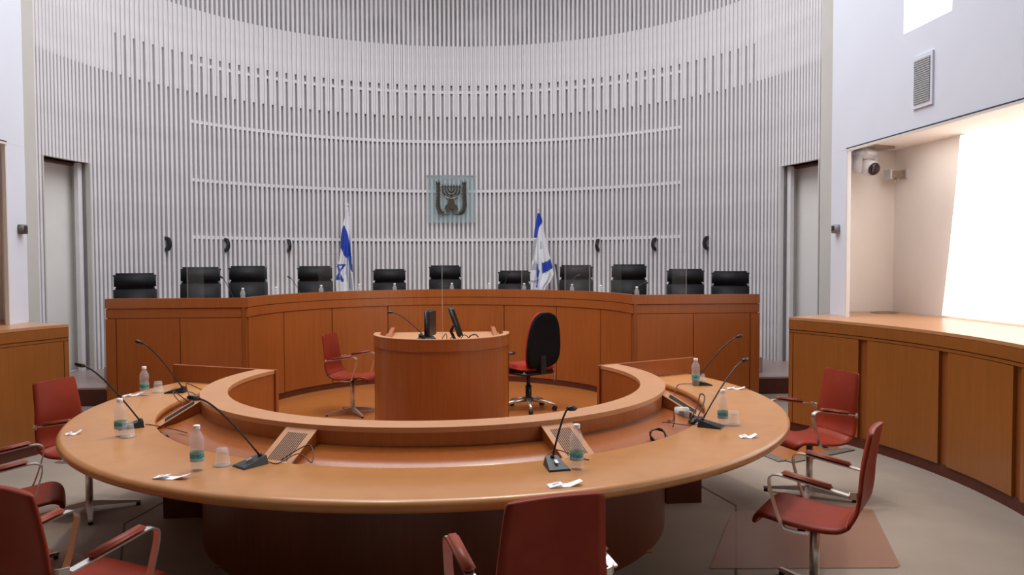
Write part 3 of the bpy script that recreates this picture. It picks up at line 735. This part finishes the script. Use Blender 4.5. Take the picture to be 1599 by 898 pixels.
# bottles, cups, microphones on the bench worktop
BB = 'water bottles on the judges bench'
bw = [((-2.38, 9.35), 'bottle on the bench between second and third judge chairs from the left'),
      ((-2.08, 9.75), 'bottle on the bench in front of the third judge chair from the left'),
      ((-1.62, 10.30), 'bottle before the judge chair just left of the left flag'),
      ((-1.17, 10.68), 'bottle on the bench at the foot of the left flag'),
      ((-.70, 10.86), 'bottle before the low chair right of the left flag'),
      ((.10, 10.93), 'bottle before the middle judge chair'),
      ((.62, 10.80), 'bottle on the bench between the middle chair and the one right of it'),
      ((1.10, 10.62), 'bottle on the bench at the foot of the right flag'),
      ((1.68, 10.05), 'bottle at the right edge of the chair right of the right flag'),
      ((1.98, 9.62), 'bottle before the third judge chair from the right'),
      ((2.28, 8.95), 'bottle on the bench beside the right bench microphone')]
for (x, y), lab in bw: o = dup(b0_, (x, y, 1.14), random.random()*6, lab); o['group'] = BB
MG = 'gooseneck microphones on the judges bench'
for (x, y, z), h, lab in (((-2.46, 9.25, 1.14), (-2.60, 9.3, 1.46), 'bench microphone at the right side of the second judge chair from the left'),
                          ((-1.83, 10.05, 1.14), (-1.98, 10.1, 1.44), 'bench microphone between the third and fourth judge chairs from the left'),
                          ((-.02, 10.95, 1.14), (-.06, 10.9, 1.32), 'short bench microphone before the middle judge chair'),
                          ((.82, 10.80, 1.14), (.90, 10.8, 1.48), 'bench microphone with its head against the low chair left of the right flag'),
                          ((1.60, 10.25, 1.14), (1.78, 10.25, 1.44), 'bench microphone right of the chair beside the right flag'),
                          ((2.18, 9.05, 1.14), (2.40, 9.05, 1.375), 'bench microphone leaning right near the right wing')):
    mic_mesh('bench_microphone', (x, y, z), None, h, lab, MG, size=.85)
lt = thing('laptop', 'closed dark laptop raised on the bench left of the middle chair', 'laptop', (-.45, 10.88, 1.14), R(0))
MB().pad((0, 0, .085), (.30, .2, .022), .006).build('laptop_body', 'blackpl', lt); MB().box((0, 0, .037), (.2, .12, .072)).build('riser', 'blackpl', lt)

# ================================================================== PODIUM EQUIPMENT
def monitor(loc, rz, w, h, tilt, label):
    t = thing('monitor', label, 'monitor', loc, rz, 'monitors on the podium')
    MB().pad((0, .02, h/2+.05), (w, .030, h), .008, rx=tilt).build('display_housing', 'blackpl', t)
    MB().box((0, 0, h/2+.05), (w*.93, .032, h*.9), rx=tilt).build('bezel', 'greypl', t)
    MB().tube([(0, .0, .0), (0, .05, .10), (0, .03, h*.55)], .014, 8).build('stand', 'blackpl', t)
    MB().pad((0, .02, .006), (.20, .15, .012), .005).build('stand_base', 'blackpl', t)
monitor((-.10, 7.12, .9), R(77), .26, .25, R(0), 'left podium monitor seen nearly edge on')
monitor((.13, 7.1, .9), R(93), .30, .28, R(-19), 'right podium monitor, tilted back, seen edge on')
mic_mesh('podium_microphone', (-.15, 6.98, .9), 180, (-.45, 7.0, 1.185), 'long gooseneck microphone on the clerk podium leaning left', group='podium microphone')
ph = thing('telephone', 'black desk telephone among cables on the podium', 'telephone', (-.13, 6.97, .9), R(15))
MB().pad((0, 0, .03), (.17, .16, .05), .015, rx=R(8)).build('telephone_body', 'greypl', ph)
MB().tube([(-.05, -.06, .07), (-.05, -.02, .085), (-.05, .03, .085), (-.05, .07, .07)], [.02, .013, .013, .02], 10).build('handset', 'blackpl', ph)
pc = [(-.02, 6.95, .905), (.02, 7.0, .975), (.04, 6.95, .985), (.05, 7.0, .91), (.10, 7.0, .965), (.14, 6.95, .915), (.20, 7.0, .975), (.25, 7.0, .94), (.28, 6.95, .905)]
cable('podium_cable', pc, .004, 'tangled black cables on the podium desktop', 'blackpl')
cable('podium_cable', [(.22, 7.05, .905), (.26, 7.02, .965), (.31, 7.05, .97), (.34, 7.08, .93), (.36, 7.06, .905)], .006, 'thick looped cable on the right of the podium desktop', 'blackpl')
ps = thing('clear_screen', 'tall clear screen standing on the podium desktop', 'screen', (.0, 7.55, .9), R(90), 'podium clear screen')
MB().box((0, 0, .42), (.5, .005, .82)).build('pane', 'plexi', ps); MB().box((-.252, 0, .42), (.005, .007, .82)).build('edge_strip', 'plexi_edge', ps)

# ================================================================== WALL HANDLES, EMBLEM, FLAGS
for a in (147.2, 135.3, 122.7, 57.2, 44.7, 33.0):
    mb = MB(); n = 16; vs = []; fs = []
    for i in range(n+1):
        th = -pi/2 + pi*i/n
        for r, y in ((.058, -.02), (.112, -.02), (.112, .02), (.058, .02)): vs.append((-r*cos(th), y, r*sin(th)))
    for i in range(n):
        for k in range(4): fs.append((i*4+k, i*4+(k+1) % 4, i*4+4+(k+1) % 4, i*4+4+k))
    fs += [(3, 2, 1, 0), (n*4, n*4+1, n*4+2, n*4+3)]
    o = mb.add(vs, fs).build('handle', 'blackpl', wall_back); o.location = ang(WC, WR, a, 1.915); o.rotation_euler = (0, 0, R(a))
# emblem on glass plate
em = thing('wall_emblem', 'bronze menorah emblem with olive branches on a glass plate', 'emblem', ang(WC, WR-.06, 88.75, 2.76), R(88.75-90))
def eb(mb, name, mat): return mb.build(name, mat, em)
eb(MB().box((0, 0, 0), (.86, .014, .84)), 'glass_plate', 'glass')
eb(MB().box((0, .012, .425), (.88, .03, .02)), 'top_rail', 'grille')
Y0 = -.03
def ep(x, z): return (x, Y0, z)
mb = MB()
for k, r in enumerate((.055, .105, .155)):
    mb.tube([ep(r*cos(pi+pi*i/16), .185+r*1.0*sin(pi+pi*i/16)) for i in range(17)], .013, 8)
    for s in (-1, 1): mb.box(ep(s*r, .20), (.022, .03, .04))
mb.tube([ep(0, .24), ep(0, .02)], .013, 8)
mb.box(ep(0, .222), (.36, .03, .016))
for k in range(-3, 4): mb.lathe([(0, 0), (.012, .004), (.014, .018), (.004, .04), (0, .042)], ep(k*.052, .225), 8)
eb(mb, 'menorah', 'bronze')
mb = MB().tube([ep(.0+.16*cos(pi+pi*i/16), .175+.16*sin(pi+pi*i/16)) for i in range(4, 13)], .008, 6)
mb.tube([ep(.075*cos(pi+pi*i/16), .150+.06*sin(pi+pi*i/16)) for i in range(4, 13)], .006, 6)
for v in range(len(mb.v)): x, y, z = mb.v[v]; mb.v[v] = (x, y-.014, z)
eb(mb, 'menorah_highlight', 'gold')
mb = MB()
for w0, w1, z0, z1 in ((.03, .055, .02, -.04), (.055, .075, -.04, -.10), (.10, .125, -.10, -.175)):
    mb.add([(-w0, Y0-.015, z0), (w0, Y0-.015, z0), (w1, Y0-.015, z1), (-w1, Y0-.015, z1), (-w0, Y0+.02, z0), (w0, Y0+.02, z0), (w1, Y0+.02, z1), (-w1, Y0+.02, z1)],
           [(0, 1, 2, 3), (7, 6, 5, 4), (0, 4, 5, 1), (1, 5, 6, 2), (2, 6, 7, 3), (3, 7, 4, 0)])
eb(mb, 'menorah_base', 'bronze')
for s in (-1, 1):
    mb = MB(); path = [ep(s*.235, .27), ep(s*.232, .15), ep(s*.235, 0), ep(s*.24, -.12), ep(s*.225, -.20), ep(s*.18, -.255), ep(s*.10, -.27), ep(s*.02, -.26)]
    sp = smooth_path(path, 5); mb.tube(sp, [.034 if i < 22 else max(.010, .034-(i-22)*.0026) for i in range(len(sp))], 8, flat=.5)
    for i in range(0, len(sp)-8, 2):
        for q in (-1, 1):
            p = sp[i]; mb.tube([p, p+Vector((q*.022, -.004, .02)), p+Vector((q*.042, -.004, .050))], [.006, .013, .003], 6)
    for k in range(3): mb.tube([ep(s*(.215+k*.02), .26), ep(s*(.20+k*.033), .33)], [.012, .004], 6)
    eb(mb, 'olive_branch', 'bronze')
try:
    tc = bpy.data.curves.new('word', 'FONT'); tc.body = '\u05dc\u05d0\u05e8\u05e9\u05d9'; tc.size = .085; tc.align_x = 'CENTER'; tc.extrude = .006
    to = bpy.data.objects.new('word_tmp', tc); C.objects.link(to)
    bpy.context.view_layer.update()
    me = bpy.data.meshes.new_from_object(to.evaluated_get(bpy.context.evaluated_depsgraph_get()))
    bpy.data.objects.remove(to)
    wo = bpy.data.objects.new('lettering', me); C.objects.link(wo); wo.parent = em; me.materials.clear(); me.materials.append(M['bronze'])
    wo.location = (0, Y0, -.245); wo.rotation_euler = (R(90), 0, 0)
except Exception as e: print('text', e)
# flags
def in_poly(x, y, P):
    c = False; n = len(P)
    for i in range(n):
        x0, y0 = P[i]; x1, y1 = P[i-1]
        if (y0 > y) != (y1 > y) and x < (x1-x0)*(y-y0)/(y1-y0)+x0: c = not c
    return c
def flag(base, label, pole_top, pole_px, left, right, regions, seed, tip):
    # cloth given as its draped outline: distances in cm-like units u=.0112 m, origin at the pole, v downward from pole top
    t = thing('flag', label, 'flag', base, 0, 'flags behind the bench'); u = .0112
    H0 = pole_top-base[2]
    MB().cyl((0, 0, .02), (tip[0]*u, 0, H0), .014, .012).build('pole', 'pole', t)
    MB().lathe([(0, 0), (.014, .01), (.016, .03), (.004, .07), (0, .08)], (tip[0]*u, 0, H0), 12).build('finial', 'pole', t)
    MB().lathe([(0, 0), (.19, 0), (.19, .02), (.04, .05), (.03, .12), (0, .12)], n=24).build('pole_base', 'steel', t)
    nu, nv = 40, 96; v0 = left[0][1]; v1 = left[-1][1]
    def lerp(P, v):
        for (x0, y0), (x1, y1) in zip(P[:-1], P[1:]):
            if v <= y1: return x0+(x1-x0)*(v-y0)/max(1e-6, y1-y0)
        return P[-1][0]
    vs = []; mb = MB(); fs = []; mi = []
    for j in range(nv+1):
        v = v0+(v1-v0)*j/nv; xl, xr = lerp(left, v), lerp(right, v)
        for i in range(nu+1):
            a = i/nu; x = xl+(xr-xl)*a
            d = (.05*sin(a*pi*3.0+seed+v*.010)+.022*sin(a*pi*7+seed*2+v*.03))*min(1, (j/nv)*2.0+.15)
            vs.append((x*u, -.035-.03*j/nv+d, H0-v*u))
    for j in range(nv):
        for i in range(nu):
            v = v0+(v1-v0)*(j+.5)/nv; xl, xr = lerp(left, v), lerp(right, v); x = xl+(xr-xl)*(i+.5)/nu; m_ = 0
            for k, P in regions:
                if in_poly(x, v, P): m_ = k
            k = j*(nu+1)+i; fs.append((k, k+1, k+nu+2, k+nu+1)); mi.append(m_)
    mb.v = vs; mb.f = fs; mb.mi = mi; mb.sm = [True]*len(fs)
    o = mb.build('cloth', ['flagw', 'flagb', 'flagg'], t); sm = o.modifiers.new('thickness', 'SOLIDIFY'); sm.thickness = .004
    return t
ox, oy = 545, 325
def q(P): return [(x-ox, y-oy) for x, y in P]
star1 = [(1, q([(527, 412), (541, 413), (541, 415.5), (531, 415), (537, 434), (526, 434), (526, 431.5), (533, 431.5), (527.5, 415)])),
         (1, q([(541, 413), (529, 433), (526.5, 431), (538, 413)])), (1, q([(528.5, 416), (531, 415), (538, 436), (535.5, 437)])), (1, q([(526, 433), (538, 435), (538, 438), (526, 436)]))]
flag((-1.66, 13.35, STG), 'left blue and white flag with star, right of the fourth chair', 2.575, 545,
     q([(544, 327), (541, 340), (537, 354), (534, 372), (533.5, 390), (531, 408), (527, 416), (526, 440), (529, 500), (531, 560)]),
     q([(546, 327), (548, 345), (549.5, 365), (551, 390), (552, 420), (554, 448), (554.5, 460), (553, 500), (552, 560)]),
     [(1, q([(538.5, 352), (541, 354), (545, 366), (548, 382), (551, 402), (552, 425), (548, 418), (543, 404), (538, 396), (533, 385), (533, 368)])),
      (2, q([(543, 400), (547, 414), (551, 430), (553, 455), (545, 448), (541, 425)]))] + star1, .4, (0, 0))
ox, oy = 841, 331
flag((1.62, 13.35, STG), 'right blue and white flag with its folds, between two judge chairs', 2.52, 841,
     q([(839, 335), (836, 348), (834, 362), (832, 385), (831, 405), (828, 425), (826, 445), (825, 470), (828, 520)]),
     q([(842, 335), (846, 344), (849, 362), (853, 385), (857, 400), (861, 415), (864, 430), (860, 440), (852, 450), (848, 470), (846, 520)]),
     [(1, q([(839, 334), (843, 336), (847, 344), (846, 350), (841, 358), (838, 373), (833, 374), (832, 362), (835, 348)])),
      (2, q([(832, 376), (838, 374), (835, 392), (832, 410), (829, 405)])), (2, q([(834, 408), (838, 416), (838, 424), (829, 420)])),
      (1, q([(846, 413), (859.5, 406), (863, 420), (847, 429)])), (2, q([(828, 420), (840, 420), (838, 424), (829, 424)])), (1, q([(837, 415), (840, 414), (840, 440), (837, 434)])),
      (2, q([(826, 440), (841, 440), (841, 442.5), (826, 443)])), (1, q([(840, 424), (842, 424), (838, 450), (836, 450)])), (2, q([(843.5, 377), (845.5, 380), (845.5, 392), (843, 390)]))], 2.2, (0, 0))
fs_ = thing('flag_stand', 'black slanting stand leg right of the right flag', 'stand', (1.95, 13.0, STG))
MB().cyl((.09, 0, 0), (-.08, 0, 1.38), .016).build('stand_leg', 'blackpl', fs_)
MB().lathe([(0, 0), (.12, 0), (.12, .015), (0, .02)], (.09, 0, 0), 20).build('foot_plate', 'blackpl', fs_)

# ================================================================== WALL FITTINGS
vt = thing('wall_vent', 'grey rectangular vent grille high on the right wall', 'vent', (3.87, 5.925, 3.08), 0)
MB().box((-.008, 0, 0), (.016, .26, .42)).build('vent_frame', 'plaster', vt)
for k in range(20): MB().box((-.018, 0, -.168+k*.0177), (.010, .205, .0150), ry=R(14)).build('louvre', 'grille', vt)
for sx, lab in ((1, 'small grey sensor box on the right wall pier'), (-1, 'small brown sensor box on the left wall pier')):
    t = thing('sensor_box', lab, 'sensor', (3.87 if sx == 1 else -3.80, 7.27 if sx == 1 else 7.30, 1.95), 0, 'sensor boxes')
    MB().pad((-sx*.025, 0, 0), (.05, .085, .085), .006).build('box_body', 'boxbr' if sx == -1 else 'grille', t)
    MB().box((-sx*.052, 0, .005), (.004, .05, .05)).build('box_face', 'greypl', t)
pz = thing('dome_camera', 'white motorised camera hanging in the top corner of the right niche', 'camera', (4.26, 7.45, 2.79), R(20))
pz.scale = (1.15, 1.15, 1.12)
MB().box((.02, .02, -.012), (.42, .22, .022)).build('mount_plate', 'bracket', pz)
MB().pad((.0, .03, -.07), (.20, .17, .10), .03).build('camera_base', 'camw', pz)
for s in (-1, 1): MB().pad((s*.095, .02, -.16), (.035, .10, .17), .015).build('yoke_arm', 'camw', pz)
MB().lathe([(0, -.085), (.055, -.085), (.068, -.06), (.072, 0), (.066, .06), (.0, .075)], (0, 0, -.19), 24, axis=(.0, -1, -.35)).build('camera_head', 'camw', pz)
MB().lathe([(0, .10), (.045, .10), (.056, .085), (.056, .07), (0, .07)], (0, 0, -.19), 24, axis=(.0, -1, -.35)).build('lens_ring', 'lens', pz)
bk_ = thing('wall_bracket', 'small metal bracket on the niche wall right of the camera', 'bracket', (4.72, 7.60, 2.50), 0)
MB().box((-.06, 0, .02), (.16, .08, .07)).build('bracket_plate', 'bracket', bk_); MB().box((-.15, 0, .02), (.02, .12, .10)).build('bracket_flange', 'camw', bk_); MB().box((.02, .0, .02), (.02, .12, .10)).build('bracket_flange', 'camw', bk_)
MB().cyl((-.07, 0, -.02), (-.07, 0, -.06), .01).build('bracket_bolt', 'steel', bk_)

# chair mats
for sx, lab in ((1, 'translucent chair mat under the right front red chair'), (-1, 'translucent chair mat under the front left red chairs')):
    P_ = [(1.45, 3.95), (1.9, 4.83), (2.80, 4.84), (2.84, 4.80), (2.48, 3.90), (2.44, 3.87)] if sx == 1 else [(-1.3, 2.9), (-1.9, 4.4), (-2.9, 4.9), (-2.95, 4.0), (-2.3, 2.8)]
    tag(MB().prism(P_, .0035, .006).build('chair_mat', 'mat'), lab, 'mat')
